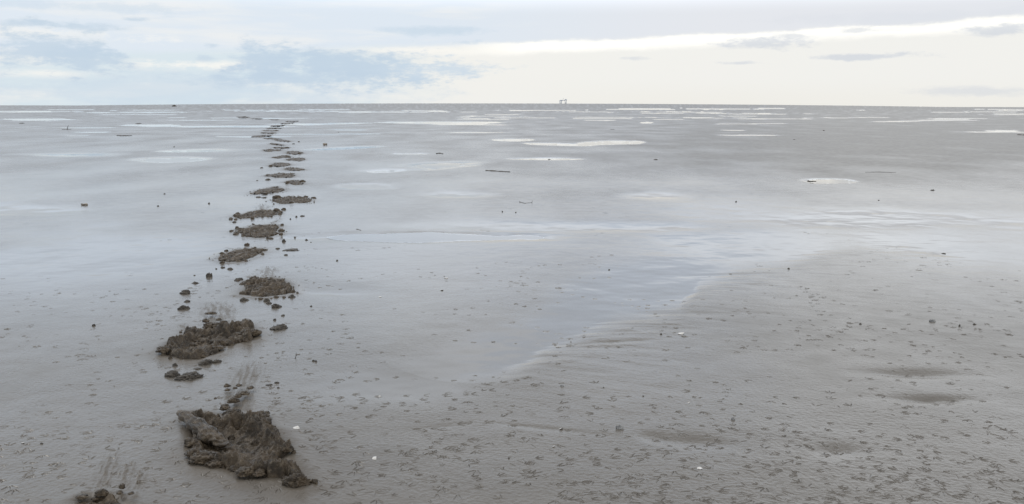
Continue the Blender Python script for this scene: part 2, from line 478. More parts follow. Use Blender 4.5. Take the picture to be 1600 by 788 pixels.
# wetness and stain
wn = fbm2(X * 0.7, Y * 0.35, 3, 61)
left = sst(950, 450, PXr)
WET = np.interp(PYr, [160, 170, 178, 200, 230, 270, 310, 420, 520, 620, 790], [0, .05, .18, .24, .28, .38, .60, .70, .58, .46, .34])
WET += 0.14 * left * np.exp(-((PYr - 250) / 55) ** 2) - 0.34 * sst(820, 1300, PXr) * np.exp(-((PYr - 230) / 50) ** 2)
WET -= 0.12 * sst(830, 1150, PXr) * np.exp(-((PYr - 515) / 85) ** 2)
WET += 0.08 * sst(800, 1200, PXr) * sst(600, 700, PYr)
WET = np.clip(WET + 0.22 * wn, 0, .92)
WET = np.clip(WET + (1.0 - WET) * sst(0.02, 0.40, PUD), 0, 1)
POOL = sst(0.22, 0.39, PUD)
STAIN = np.zeros(RR.shape)

# bank along the tide line: a low rise far out
bank = 6.0 * np.clip(1 - ((PXr - 800) / 800) ** 2, 0, 1) * (Y > 0) * (RR > 100)
prof = sst(140, 640, RR) * (1 - sst(900, 1600, RR))
H += bank / FOC * np.minimum(RR, 760) * prof


def window(x0, x1, y0, y1):
    """grid rows / columns that cover a box on the ground"""
    xs = np.array([x0, x0, x1, x1]); ys = np.array([y0, y1, y0, y1])
    th = np.arctan2(xs, ys); rr = np.hypot(xs, ys)
    rmin = max(0.05, y0 if (x0 <= 0 <= x1) else rr.min()); rmax = rr.max()
    c0 = int(np.searchsorted(TH[:NC], th.min())) - 1; c1 = int(np.searchsorted(TH[:NC], th.max())) + 1
    r0 = int(np.searchsorted(-R, -rmax)) - 1; r1 = int(np.searchsorted(-R, -rmin)) + 1
    return slice(max(r0, 0), min(r1 + 1, NR)), slice(max(c0, 0), min(c1 + 1, NC))


# footprints press the flat down and tint the film around them
for f in FEET:
    P = np.array([at(*p) for p in f['poly']])
    f['P'] = P
    size = max(np.ptp(P[:, 0]), 0.05)
    f['size'] = size
    m = 0.25
    rs, cs = window(P[:, 0].min() - m, P[:, 0].max() + m, P[:, 1].min() - m, P[:, 1].max() + m * 1.5)
    x, y = X[rs, cs], Y[rs, cs]
    sd = seg_poly_sd(x, y, P)
    H[rs, cs] -= 0.035 * sst(0.0, 0.06, sd)
    H[rs, cs] += 0.006 * np.exp(-((sd + 0.02) / 0.03) ** 2)
    halo = np.exp(-np.clip(-sd, 0, 9) / 0.06) * 0.75
    STAIN[rs, cs] = np.maximum(STAIN[rs, cs], halo)
    for (a0, b0, a1, b1, w0, w1, cnt) in f['splash']:
        q0, q1 = np.array(at(a0, b0)), np.array(at(a1, b1))
        mpx = math.hypot(*q0) / FOC
        rs, cs = window(min(q0[0], q1[0]) - .15, max(q0[0], q1[0]) + .15, min(q0[1], q1[1]) - .1, max(q0[1], q1[1]) + .2)
        x, y = X[rs, cs], Y[rs, cs]
        e = q1 - q0
        L = math.hypot(*e); ex, ey = e / L
        t = ((x - q0[0]) * ex + (y - q0[1]) * ey) / L
        o = -(x - q0[0]) * ey + (y - q0[1]) * ex
        hw = (w0 + (w1 - w0) * np.clip(t, 0, 1)) * mpx
        k = np.exp(-(o / hw) ** 2 * 1.4) * sst(-.1, .1, t) * (1 - sst(.75, 1.12, t))
        st = fbm2(o / mpx * .16 + 7, t * 5.0, 4, 77)
        k = np.clip(k * (0.75 + .9 * st), 0, 1)
        STAIN[rs, cs] = np.maximum(STAIN[rs, cs], k * 0.9)
        H[rs, cs] += 0.002 * k * (st + .3)

# bird tracks
def stamp(x, y, a, size, depth):
    """three toes pressed into the flat from a heel at x, y"""
    r = math.hypot(x, y)
    rs, cs = window(x - size * 1.6, x + size * 1.6, max(y - size * 1.6, .1), y + size * 1.6)
    xx, yy = X[rs, cs], Y[rs, cs]
    if xx.size == 0: return
    ww = max(0.00105, r * 0.00046)
    best = np.full(xx.shape, 9.0)
    for da, ln in ((-0.62, .92), (0.0, 1.05), (0.62, .92)):
        if random.random() < .22: continue
        aa = a + da + random.uniform(-.08, .08)
        ex, ey = math.sin(aa) * size * ln, math.cos(aa) * size * ln
        sx, sy = x + ex * .30, y + ey * .30
        t = np.clip(((xx - sx) * ex + (yy - sy) * ey) / (ex * ex + ey * ey) / .74, 0, 1)
        d = np.hypot(xx - sx - t * ex * .74, yy - sy - t * ey * .74) / (ww * (1.25 - .5 * t))
        best = np.minimum(best, d)
    H[rs, cs] += -depth * np.exp(-best ** 2) + depth * .22 * np.exp(-((best - 2.0) / .7) ** 2)


def pval(x, y, A):
    th, r = math.atan2(x, y), math.hypot(x, y)
    c = int(np.searchsorted(TH[:NC], th)); k = int(np.searchsorted(-R, -r))
    return A[min(max(k, 0), NR - 1), min(max(c, 0), NC - 1)]


n_tr = 0
TRD = np.clip(.50 + 1.0 * fbm2(X * .9 + 31, Y * .7, 2, 83), .16, 1)
for w in range(860):
    for _ in range(14):
        px = random.uniform(-30, 1630); py = 300 + 500 * random.random() ** .72
        x, y = at(px, py)
        if pval(x, y, PUD) < .25 and random.random() < pval(x, y, TRD) and random.random() < (1.0 if px > 850 or py < 560 else .62): break
    a = random.uniform(0, 6.28)
    r = math.hypot(x, y)
    size = random.choice((.017, .022, .026, .032)) * (1 + max(0, r - 4) * .04)
    nst = random.randint(2, 10) if w % 3 == 0 else random.randint(1, 3)
    for k in range(nst):
        if 1.6 < y < 16 and abs(math.atan2(x, y)) < .55 and pval(x, y, PUD) < .42 and pval(x, y, STAIN) < .5:
            s_ = 0.009 * (1 if k % 2 else -1)
            stamp(x + s_ * math.cos(a), y - s_ * math.sin(a), a + random.uniform(-.15, .15), size, random.choice((.3, .6, .8, 1)) * random.uniform(.0018, .0042) * (1 + max(0, r - 4) * .05)); n_tr += 1
        st = random.uniform(.06, .10)
        x += math.sin(a) * st; y += math.cos(a) * st; a += random.uniform(-.35, .35)
print('tracks', n_tr)


def hz(x, y):
    return float(pval(x, y, H))


# ---- ground mesh
verts = np.stack([X, Y, H], -1).reshape(-1, 3)
verts = np.concatenate([verts, [[0, 0, 0.010]]])
ii = np.arange(NR - 1)[:, None] * NT_
jj = np.arange(NT_)[None, :]
j2 = (jj + 1) % NT_
quads = np.stack([ii + jj, ii + NT_ + jj, ii + NT_ + j2, ii + j2], -1).reshape(-1, 4)
last = (NR - 1) * NT_
ctr = NR * NT_
k = np.arange(0, NT_ - 1, 2)
cap = np.stack([last + k, np.full_like(k, ctr), last + (k + 2) % NT_, last + (k + 1) % NT_], -1)
me = make_mesh('mud_flat', verts, np.concatenate([quads, cap]), M_FLAT)
for nm, A in (('wet', WET), ('stain', STAIN), ('pool', POOL)):
    at_ = me.attributes.new(nm, 'FLOAT', 'POINT')
    at_.data.foreach_set('value', np.concatenate([A.ravel(), [0.2]]).astype(np.float32))
tag(link('ground', me), 'wet grey tidal mud flat covered in bird tracks', kind='structure')

# ---- standing water: one level sheet wherever the flat dips below it
Hq = H[:, :NC]
low = Hq < 0.003
need = (low[:-1, :-1] | low[1:, :-1] | low[1:, 1:] | low[:-1, 1:]) & (PUD[:-1, :NC - 1] > 0.415)
idx = np.arange(NR * NC).reshape(NR, NC)
fq = np.stack([idx[:-1, :-1], idx[1:, :-1], idx[1:, 1:], idx[:-1, 1:]], -1)[need]
used, inv = np.unique(fq, return_inverse=True)
wv = np.stack([X[:, :NC].ravel()[used], Y[:, :NC].ravel()[used], np.zeros(len(used))], -1)
me = make_mesh('water', wv, inv.reshape(-1, 4), M_WATER)
tag(link('water', me), 'shallow sky reflecting puddles on the mud flat', kind='structure')
print('water faces', len(fq))

# ------------------------------------------------------------------ lumps and clods
def ico(sub):
    import bmesh
    bm = bmesh.new(); bmesh.ops.create_icosphere(bm, subdivisions=sub, radius=1)
    v = np.array([x.co[:] for x in bm.verts]); f = np.array([[q.index for q in p.verts] for p in bm.faces])
    bm.free()
    return v, f


ICO = {s: ico(s) for s in (2, 3, 4, 5)}


def lump_geo(w, d, h, seed, sub):
    v, f = ICO[sub]
    off = np.array([seed * 3.17 % 91, seed * 1.73 % 77, seed * 2.31 % 63])
    n1 = noise3(v * 1.3 + off, 1)
    n2 = 1 - 2 * np.abs(noise3(v * 2.6 + off, 2))
    n3 = 1 - 2 * np.abs(noise3(v * 5.4 + off, 3))
    n4 = noise3(v * 12 + off, 4)
    n5 = noise3(v * 23 + off, 5)
    r = 1 + .36 * n1 + .26 * n2 + .20 * n3 + .13 * n4 + .06 * n5
    p = v * np.maximum(r, .35)[:, None]
    z = p[:, 2]
    z = np.where(z < 0, z * .30, z)
    q = np.stack([p[:, 0] * w / 2, p[:, 1] * d / 2, z * h * .80], -1)
    return q, f


def lump_obj(name, px, py, wpx, hpx, seed, mat, parent=None, ploc=(0, 0, 0), dratio=None, sink=0.12, zoff=0.0):
    x, y = at(px, py)
    r = math.hypot(x, y)
    mp = r / FOC
    w, h = wpx * mp, hpx * mp
    d = w * (dratio if dratio else random.uniform(.75, 1.15))
    sub = 5 if wpx > 22 else 4 if wpx > 10 else 3 if wpx > 4 else 2
    # the point seen in the picture is the lump's near foot
    k = (r + d * .35) / r
    x, y = x * k, y * k
    q, f = lump_geo(w, d, h, seed, sub)
    me = make_mesh(name, q, f, mat, smooth=(wpx < 3))
    me.polygons.foreach_set('use_smooth', np.ones(len(me.polygons), dtype=bool))
    z = hz(x, y) - h * sink + zoff
    return link(name, me, parent, (x - ploc[0], y - ploc[1], z - ploc[2]), random.uniform(-.5, .5))


def drops_geo(pts):
    """many tiny flattened drops: (x, y, z, length, width, angle)"""
    V, F = [], []
    n = 7
    for (x, y, z, ln, wd, a) in pts:
        b = len(V)
        ca_, sa_ = math.sin(a), math.cos(a)
        jit = [random.uniform(.7, 1.25) for _ in range(n)]
        for k in range(n):
            t = 2 * math.pi * k / n
            u, v = math.cos(t) * ln / 2 * jit[k], math.sin(t) * wd / 2 * jit[k]
            V.append((x + u * ca_ - v * sa_, y + u * sa_ + v * ca_, z - .001))
        V.append((x, y, z + min(wd, ln) * .35))
        for k in range(n): F.append((b + k, b + (k + 1) % n, b + n))
    return np.array(V), np.array(F)


seed_ = 100
for fi, f in enumerate(FEET):
    P = f['P']
    cx, cy = P.mean(0)
    r = math.hypot(cx, cy)
    th = tag(link('muddy_footprint', None, None, (cx, cy, 0.0)), f['label'], 'footprint', 'muddy footprints leading out across the flat')
    # churned bed
    g = max(0.0024, r * 0.0009)
    dx = g; dy = g * (1.0 if r < 5 else min(3, r / 5))
    xs = np.arange(P[:, 0].min() - .02, P[:, 0].max() + .02, dx)
    ys = np.arange(P[:, 1].min() - .02, P[:, 1].max() + .02, dy)
    gx, gy = np.meshgrid(xs, ys)
    wob = (.022 if r < 5 else .06) * fbm2(gx * 24, gy * (24 if r < 5 else 13), 4, 200 + fi) * min(1, f['size'] / .2)
    sd = seg_poly_sd(gx, gy, P) + wob
    sz = min(f['size'], .34)
    wdt = max(.016, sz * .08)
    rg = ridged2(gx * 11, gy * 11, 5, 300 + fi)
    rg2 = ridged2(gx * 34, gy * 34, 3, 400 + fi)
    lo = fbm2(gx * 6, gy * 6, 2, 500 + fi)
    e = sst(-.004, wdt * .8, sd)
    rimk = np.exp(-((sd - wdt) / (wdt * .75)) ** 2)
    deep = sst(wdt * 1.2, wdt * 3.0, sd) * sst(.2, .32, sz)
    kk = min(1.3, sz / .26)
    rg3 = ridged2(gx * 5 + 3, gy * 5, 3, 600 + fi)
    z = -0.012 + e * (0.015 - .012 * deep + f['rim'] * rimk * np.clip(.45 + 1.8 * lo, 0.0, 2.0) + (.011 * (rg - .35) + .006 * (rg2 - .2) + .006 * (rg3 - .3)) * (1 - .62 * deep) * f['amp'] * kk)
    if r > 5: z = -0.012 + e * (.0105 + .5 * min(.024, .011 + .05 * (sz - .1)) * np.clip(rg3 * .7 + rg * 1.1 + rg2 * 1.0 - .75, -.6, 2.6))
    z = np.maximum(z, -.019)
    keep = sd > -.012
    kq = keep[:-1, :-1] & keep[1:, :-1] & keep[1:, 1:] & keep[:-1, 1:]
    idx = np.arange(gx.size).reshape(gx.shape)
    fq = np.stack([idx[:-1, :-1], idx[:-1, 1:], idx[1:, 1:], idx[1:, :-1]], -1)[kq]
    if len(fq) > 3:
        used, inv = np.unique(fq, return_inverse=True)
        vv = np.stack([gx.ravel()[used] - cx, gy.ravel()[used] - cy, z.ravel()[used]], -1)
        link('churned_mud', make_mesh('churned_mud', vv, inv.reshape(-1, 4), M_MUD), th)
    for (px, py, w, h) in f['lumps']:
        seed_ += 1
        lump_obj('mud_lump', px, py, w * 1.0, h * ((.60 if fi < 2 else .50) if r < 5 else .60), seed_, M_MUD, th, (cx, cy, 0.0), zoff=.014 if r < 5 else .004)
    if r < 11 and fi:
        pp = np.array(f['poly'])
        for _ in range({1: 46, 2: 36, 3: 30}.get(fi, 24)):
            k_ = random.randrange(len(pp)); q_ = random.random()
            e_ = pp[k_] * (1 - q_) + pp[(k_ + 1) % len(pp)] * q_
            m_ = pp.mean(0) + (e_ - pp.mean(0)) * (random.uniform(.25, 1.0) if random.random() < (.8 if r < 5 else .5) else random.uniform(1.0, 1.15 if r < 5 else 1.35))
            seed_ += 1
            w_ = random.choice((3, 4, 5, 7, 9)) * (1.25 if fi == 1 else 1.0 if fi == 2 else .7)
            inn = seg_poly_sd(np.array([[at(*m_)[0]]]), np.array([[at(*m_)[1]]]), P)[0, 0] > .01
            lump_obj('mud_lump', m_[0], m_[1], w_, w_ * random.uniform(.6, .9) * (1 if r < 5 else .6), seed_, M_MUD, th, (cx, cy, 0.0), zoff=(.020 if r < 5 else .010) if inn else .001)
    pts = []
    for (a0, b0, a1, b1, w0, w1, cnt) in f['splash']:
        for _ in range(cnt):
            t = random.random() ** 1.3
            o = random.gauss(0, .5) * (w0 + (w1 - w0) * t)
            qx, qy = at(a0 + (a1 - a0) * t + o, b0 + (b1 - b0) * t + random.gauss(0, 1.5))
            mp = math.hypot(qx, qy) / FOC
            s_ = random.choice((1, 1, 1, 1.4, 2.2)) * mp * .9 * random.uniform(.7, 1.2)
            ang = math.atan2(qy - at(a0, b0)[1], qx - at(a0, b0)[0]) if True else 0
            pts.append((qx - cx, qy - cy, hz(qx, qy), s_ * random.uniform(.9, 2.0), s_, math.pi / 2 - ang))
    if r < 12:
        pp = np.array(f['poly']); mid = pp.mean(0)
        for _ in range(90 if r < 5 else 45):
            k_ = random.randrange(len(pp)); q_ = random.random()
            e_ = pp[k_] * (1 - q_) + pp[(k_ + 1) % len(pp)] * q_
            m_ = mid + (e_ - mid) * (1.0 + abs(random.gauss(0, .22)))
            qx, qy = at(*m_)
            s_ = math.hypot(qx, qy) / FOC * random.choice((1, 1.3, 1.8, 2.6)) * random.uniform(.7, 1.2)
            pts.append((qx - cx, qy - cy, hz(qx, qy), s_ * random.uniform(1, 1.8), s_, random.uniform(0, 6.28)))
    if pts:
        V, F = drops_geo(pts)
        tag(link('splash', make_mesh('splash', V, F, M_SPLASH), th), 'fine spatter of thrown mud', kind='stuff')
    if fi == 1:
        # the long slab of clay levered up at the left of the nearest footprint
        a, b = np.array(at(290, 668)), np.array(at(346, 704))
        L = math.hypot(*(b - a)); ang = math.atan2(b[1] - a[1], b[0] - a[0])
        nx, ny, nz = 90, 26, 14
        v, fcs = ICO[5]
        s = np.sign(v) * np.abs(v) ** .72
        off = np.array([4.2, 9.1, 2.2])
        wv_ = s * np.array([L * .56, .026, .012])
        n = .009 * noise3(wv_ * 28 + off, 5) + .006 * (1 - 2 * np.abs(noise3(wv_ * 60 + off, 6))) + .004 * noise3(wv_ * 130 + off, 7)
        q = wv_ + v * n[:, None] * np.array([1.6, 1.3, .9])
        q[:, 1] *= 1 + .3 * v[:, 0]
        tl = math.radians(-14)
        q = np.stack([q[:, 0], q[:, 1] * math.cos(tl) - q[:, 2] * math.sin(tl), q[:, 1] * math.sin(tl) + q[:, 2] * math.cos(tl)], -1)
        q[:, 2] += .018 - .022 * (q[:, 0] / L)
        c = (a + b) / 2
        o = link('clay_slab', make_mesh('clay_slab', q, fcs, M_MUD), th, (c[0] - cx, c[1] - cy, 0.012), ang)
        o['label'] = 'long brown slab of clay levered up at the left edge'

# scattered clods (px, py of the foot, width, height, label)
CLODS = [
    (270, 593, 20, 11, 'rounded dark mud clod in front of the lumpy footprint, left of the low crumbly heap'),
    (296, 597, 30, 10, 'low crumbly mud heap in front of the lumpy second footprint'),
    (322, 573, 16, 12, 'dark mud clod lying against the front edge of the second footprint'),
    (339, 570, 11, 6, 'small mud clod just right of the clod at the second footprint edge'),
    (274, 576, 6, 7, 'tiny dark clod between the second footprint and the rounded clod in front'),
    (309, 581, 9, 3, 'flat mud crumb in front of the second footprint, above the crumbly heap'),
    (286, 486, 14, 10, 'dark round mud clod alone, left of the splash of the second footprint'),
    (292, 474, 7, 4, 'small pale crumb just above the dark round clod'),
    (290, 461, 12, 8, 'grey mud clod above the dark round clod, left of the trail'),
    (305, 444, 8, 4, 'flat dark mud crumb left of the trail, between grey clod and upright clod'),
    (327, 434, 7, 10, 'upright dark mud clod left of the trail, below the slanting fourth footprint'),
    (304, 432, 3, 2, 'speck of mud left of the upright clod'),
    (338, 422, 3, 2.5, 'speck of mud below the left end of the slanting footprint'),
    (360, 423, 8, 4, 'small clod under the slanting fourth footprint'),
    (348, 420, 6, 3, 'flat crumb left of the small clod under the slanting footprint'),
    (373, 440, 10, 6, 'mud clod just upper left of the third footprint'),
    (382, 473, 11, 6, 'flat dark clod at the lower left of the third footprint'),
    (417, 474, 8, 7, 'small clod at the lower edge of the third footprint'),
    (420, 478, 7, 4, 'crumb touching the small clod below the third footprint'),
    (431, 484, 12, 9, 'pale angular clod below the third footprint'),
    (437, 518, 20, 9, 'loose pile of mud crumbs right of the second footprint'),
    (429, 504, 4, 5, 'tiny upright clod above the loose pile of crumbs'),
    (442, 497, 5, 4, 'tiny pale clod above right of the loose pile of crumbs'),
    (456, 468, 9, 7, 'dark clod at the right tip of the third footprint'),
    (465, 461, 4, 3, 'speck of mud right of the third footprint tip'),
    (486, 482, 6, 4, 'lone flat clod in the open mud right of the third footprint'),
    (433, 603, 6, 5, 'small clod right of the long splash of the biggest footprint'),
    (421, 607, 9, 2.5, 'thin flake of mud beside the long splash of the biggest footprint'),
    (435, 611, 4, 3, 'crumb below the small clod right of the long splash'),
    (434, 391, 6, 3, 'small clod right of the slanting fourth footprint'),
    (447, 401, 5, 3.5, 'dark speck right of the slanting footprint below the mud sliver'),
    (456, 394, 20, 2.2, 'long thin mud sliver right of the slanting fourth footprint'),
    (444, 380, 5, 6, 'upright dark clod below right of the fifth footprint'),
    (461, 372, 3, 3, 'dot of mud between two clods right of the fifth footprint'),
    (479, 377, 5, 5, 'dark clod farthest right beside the fifth footprint'),
    (486, 381, 3, 2, 'dot of mud just right of the farthest right clod'),
    (472, 341, 8, 4.5, 'dark flat clod right of the thin sixth footprint'),
    (463, 342, 3, 4, 'dot of mud left of the dark flat clod by the sixth footprint'),
    (454, 345, 2.5, 2.5, 'speck of mud between the sixth footprint and the dark flat clod'),
    (366, 350, 5, 3, 'small clod under the left end of the thin sixth footprint'),
    (404, 310, 7, 2.4, 'flat crumb below the left end of the eighth footprint'),
    (413, 311, 6, 2, 'thin crumb below the eighth footprint middle'),
    (409, 264, 4, 2.4, 'small dark clod left of the twelfth footprint'),
    (419, 283, 7, 4, 'clod at the lower left of the tenth footprint'),
    (402, 284, 3, 1.8, 'speck of mud left of the tenth footprint'),
    (458, 226, 4, 2, 'far dark crumb right of the trail bend, left one of two'),
    (467, 223, 3, 2, 'far dark crumb right of the trail bend, right one of two'),
    (858, 249.5, 6, 2.2, 'dark mud lump at the rim of a thin puddle below the bright white one'),
    (1024, 251, 8, 2.6, 'dark low mud lump in open mud right of the bright white puddle'),
    (785, 333, 3, 4, 'lone upright speck of mud below the curved twig'),
    (806, 334, 3, 3, 'lone speck of mud below the curved twig, right one'),
    (1150, 317, 3, 4, 'tiny dark speck standing in mid distance right of the centre'),
    (1474, 397, 8, 2.6, 'flat dark crumb lying in the broad puddle at right'),
    (1033, 527, 5, 5, 'small dark clod among the ripples at the channel edge'),
    (952, 423, 4, 4, 'dark crumb at the left bank of the blue grey channel'),
    (1232, 424, 5, 4, 'dark crumb at the tip of the mud spit in the channel'),
    (147, 512, 5, 5, 'small dark clod alone on the open mud at far left'),
    (943, 612, 4, 4, 'dark pellet in the foreground mud below the channel'),
    (1005, 626, 4, 4, 'dark pellet right of the one below the channel'),
    (795, 724, 4, 4, 'dark pellet in the foreground between two white shells'),
    (1287, 205, 3, 3, 'tiny dark lump far off near the right hand streaks of water'),
    (1457, 299, 7, 3, 'dark low lump on the rough mud at right'),
    (1373, 315, 3, 2.5, 'tiny lump on the mud right of the small bright puddle'),
    (1241, 219, 5, 1.6, 'low dark lump far off in the grey mud at right'),
    (34, 193.6, 7, 1.5, 'dark low lump far off at the left edge between streaks of water'),
    (216, 194, 7, 1.6, 'dark low lump far off left of the trail tip'),
    (272, 231, 3, 2, 'tiny lump far off between two pale puddles at left'),
    (327, 320, 3, 3, 'small lone clod left of the trail in mid distance'),
    (247, 324, 3, 3, 'lone speck of mud in mid distance left, left of the lone clod'),
    (257, 305, 3, 2, 'faint speck of mud in mid distance above the lone specks at left'),
    (529, 207.5, 3, 2, 'tiny lump far off right of the trail above the pale shell'),
    (490, 568, 6, 4, 'left crumb of two standing right of the biggest footprint splash'),
    (494, 569, 5, 7, 'right taller crumb of two standing right of the biggest footprint splash'),
    (527, 410, 5, 4, 'pale small clod right of the trail in the mid mud'),
    (1344, 512, 5, 4, 'small dark clod in the rough mud right of the channel'),
    (1522, 512, 6, 4, 'dark clod far right in the rough mud'),
    (1499, 515, 4, 8, 'thin upright crumb right of the white topped pebble'),
    (66, 700, 4, 3, 'tiny crumb in the lower left mud'),
]
for i, (px, py, w, h, lb) in enumerate(CLODS):
    seed_ += 1
    tag(lump_obj('mud_clod', px, py, w * (1 if px < 470 else .7), h * (.75 if px < 470 else .55), seed_, M_CLOD, sink=.2), lb, 'mud clod', 'mud clods scattered on the flat')

# pebbles
for px, py, w, h, lb in [(968, 678, 10, 7, 'grey pebble with a pale top in the right foreground mud'), (1145, 664, 5, 4, 'small pale pebble in the foreground right of the grey pebble'),
                         (1457, 508, 7, 5, 'pale topped pebble in the rough mud at right'), (878, 610, 5, 2.5, 'small flat pebble in mid foreground left of the dark pellet')]:
    seed_ += 1
    tag(lump_obj('pebble', px, py, w, h, seed_, M_STONE), lb, 'pebble', 'pebbles on the mud')

# shells
def shell(px, py, w, h, lb, rz):
    x, y = at(px, py)
    mp = math.hypot(x, y) / FOC
    W = w * mp; Hh = max(h * mp * .5, W * .2)
    nu, nv = 15, 8
    V, F = [], []
    for j in range(nv + 1):
        t = j / nv
        for i in range(nu):
            a = (i / (nu - 1) - .5) * 2.2
            rr_ = t * (1 - .12 * abs(a)) * (1 + .03 * (1 if i % 2 else -1) * t)
            zz = math.sin(math.pi * min(1, (1 - t) * .55 + .02)) * (1 - .25 * (a / 1.1) ** 2)
            V.append((math.sin(a) * rr_ * W * .62, (math.cos(a) * rr_ - .5) * W * .8, zz * Hh * .9))
    for j in range(nv):
        for i in range(nu - 1):
            b = j * nu + i
            F.append((b, b + 1, b + nu + 1, b + nu))
    n0 = len(V)
    V += [(v[0] * .96, v[1] * .96, v[2] - W * .035) for v in V]
    F += [tuple(q + n0 for q in reversed(fc)) for fc in F]
    for i in range(nu - 1):
        b = nv * nu + i
        F.append((b, b + 1, b + 1 + n0, b + n0))
    o = link('shell', make_mesh('shell', np.array(V), F, M_SHELL), None, (x, y, hz(x, y) + W * .02), rz)
    o.rotation_euler = (random.uniform(-.3, .3), random.uniform(-.3, .3), rz)
    tag(o, lb, 'shell', 'white shells scattered on the mud')


for q in [(585, 723, 11, 4, 'white shell on the bare foreground mud, lower centre left', 2.2), (463, 676, 13, 6, 'white edged shell lying just right of the biggest footprint', 2.8),
          (876, 677, 9, 4, 'white shell at the lip of the shallow scour in the foreground centre', .4), (865, 706, 6, 3, 'small white shell below the one at the scour lip', 1.1),
          (1093, 741, 10, 4, 'oval white shell among bird tracks in the foreground right of centre', .1), (697, 438, 8, 3, 'white shell fragment in mid mud, upper one of two', 2.0),
          (690, 457, 7, 3, 'white shell fragment in mid mud, lower one of two', .7), (594, 467, 6, 2.4, 'pale shell fragment left of the two white fragments in mid mud', .2),
          (1076, 636, 5, 2.4, 'tiny white shell chip right of the grey pebble in the foreground', 1.4), (637, 729, 3.4, 2, 'speck of white shell right of the lower centre left shell', 0),
          (1064, 526, 13, 2, 'thin pale shell sliver by the ripples at the channel edge', 1.57), (36, 699, 6, 3, 'white shell chip at the lower left edge', .3), (1000, 782, 4, 2, 'shell chip at the bottom edge right of centre', .4),
          (1095, 708, 4, 2.4, 'shell chip inside the shallow hollow in the foreground', .9), (838, 757, 4, 2.4, 'shell chip at the bottom of the picture near the centre', .2), (593, 622, 5, 2, 'pale shell chip on the smooth mud in the centre foreground', 2.6)]:
    shell(*q)

# sticks and twigs
def tube(path, rad, n=8, seed=0):
    path = np.array(path, float)
    V, F = [], []
    rn_ = random.Random(seed)
    for i, p in enumerate(path):
        t = path[min(i + 1, len(path) - 1)] - path[max(i - 1, 0)]
        t /= np.linalg.norm(t)
        s = np.cross(t, (0, 0, 1)); s /= (np.linalg.norm(s) + 1e-9)
        u = np.cross(s, t)
        rr_ = rad[i]
        for k in range(n):
            a = 2 * math.pi * k / n
            q = rr_ * rn_.uniform(.82, 1.15)
            V.append(p + s * math.cos(a) * q + u * math.sin(a) * q)
    m = len(path)
    for i in range(m - 1):
        for k in range(n):
            b = i * n
            F.append((b + k, b + (k + 1) % n, b + n + (k + 1) % n, b + n + k))
    F.append(tuple(range(n - 1, -1, -1))); F.append(tuple((m - 1) * n + k for k in range(n)))
    return V, F


def stick(pxs, wpx, lb, name='stick', cat='stick', lift=0.12, mat=None, branch=None, group='sticks and twigs lying on the mud'):
    w = [at(*p) for p in pxs]
    cx, cy = np.mean(w, 0)
    mp = math.hypot(cx, cy) / FOC
    wpx *= .72
    path = []
    for k in range(len(w) * 4 - 3):
        i, t = divmod(k, 4); t /= 4
        a = np.array(w[i]); b = np.array(w[min(i + 1, len(w) - 1)])
        p = a + (b - a) * t
        ext = pxs[i][2] if len(pxs[i]) > 2 else 0
        path.append((p[0] - cx, p[1] - cy, wpx * mp * lift + random.uniform(-.1, .1) * wpx * mp))
    n = len(path)
    V, F = tube(path, [wpx * mp / 2 * (1.1 - .45 * i / n) for i in range(n)], 8, int(cx * 100))
    th = link(name, make_mesh(name, np.array(V), F, mat or M_WOOD), None, (cx, cy, max(hz(cx, cy), 0)), 0)
    tag(th, lb, cat, group)
    if branch:
        for (bx, by, dxp, hp) in branch:
            x0, y0 = at(bx, by)
            V, F = tube([(x0 - cx, y0 - cy, 0), (x0 - cx + dxp * mp * .5, y0 - cy, hp * mp * .6), (x0 - cx + dxp * mp, y0 - cy, hp * mp)], [wpx * mp * .45, wpx * mp * .35, wpx * mp * .25], 6, 3)
            link('branch', make_mesh('branch', np.array(V), F, mat or M_WOOD), th)
    return th


stick([(759, 268), (778, 269.2), (797, 270.2)], 2.6, 'straight dark stick lying on the silver mud right of centre')
stick([(183, 212.6), (190, 213.4), (206, 213)], 2.4, 'long dark driftwood stick far off at left', name='stick')
stick([(682, 241), (687, 240.4), (692, 241.4)], 2.6, 'short dark stick far off above the straight dark stick')
stick([(812, 317.5), (820, 319.5), (831, 318.5)], 1.3, 'thin curved twig with an upturned end in mid distance', name='twig', cat='twig', branch=[(831, 318.6, 1, 3.4), (813, 317.6, -2, 1.6)])
stick([(1262, 283.2), (1268, 283.8), (1275, 283.6)], 2.2, 'dark stick lying at the left end of the small bright puddle')
stick([(1590, 211.6), (1600, 212), (1612, 212.4)], 2.2, 'dark stick far off at the right edge of the picture')
stick([(1352, 270.4), (1372, 270), (1400, 271)], .8, 'faint thin stick on the grey mud right of the small bright puddle', name='twig', cat='twig')
stick([(461, 564), (462.5, 560), (464, 557)], 1.4, 'tiny upright twig right of the second footprint', name='twig', cat='twig', branch=[(462, 563, 1.5, 9)])
stick([(97, 203), (105, 203.4), (111, 203)], 1.2, 'far twig with an upright stem left of the driftwood stick', name='twig', cat='twig', branch=[(105, 203.2, 2, 6)])
stick([(557, 360), (561, 361), (564, 362)], 1.4, 'small pale twig on the silver mud right of the trail', name='twig', cat='twig')
stick([(960, 203.2), (958, 203), (953, 203)], 1.0, 'speck like twig far off right of centre', name='twig', cat='twig')

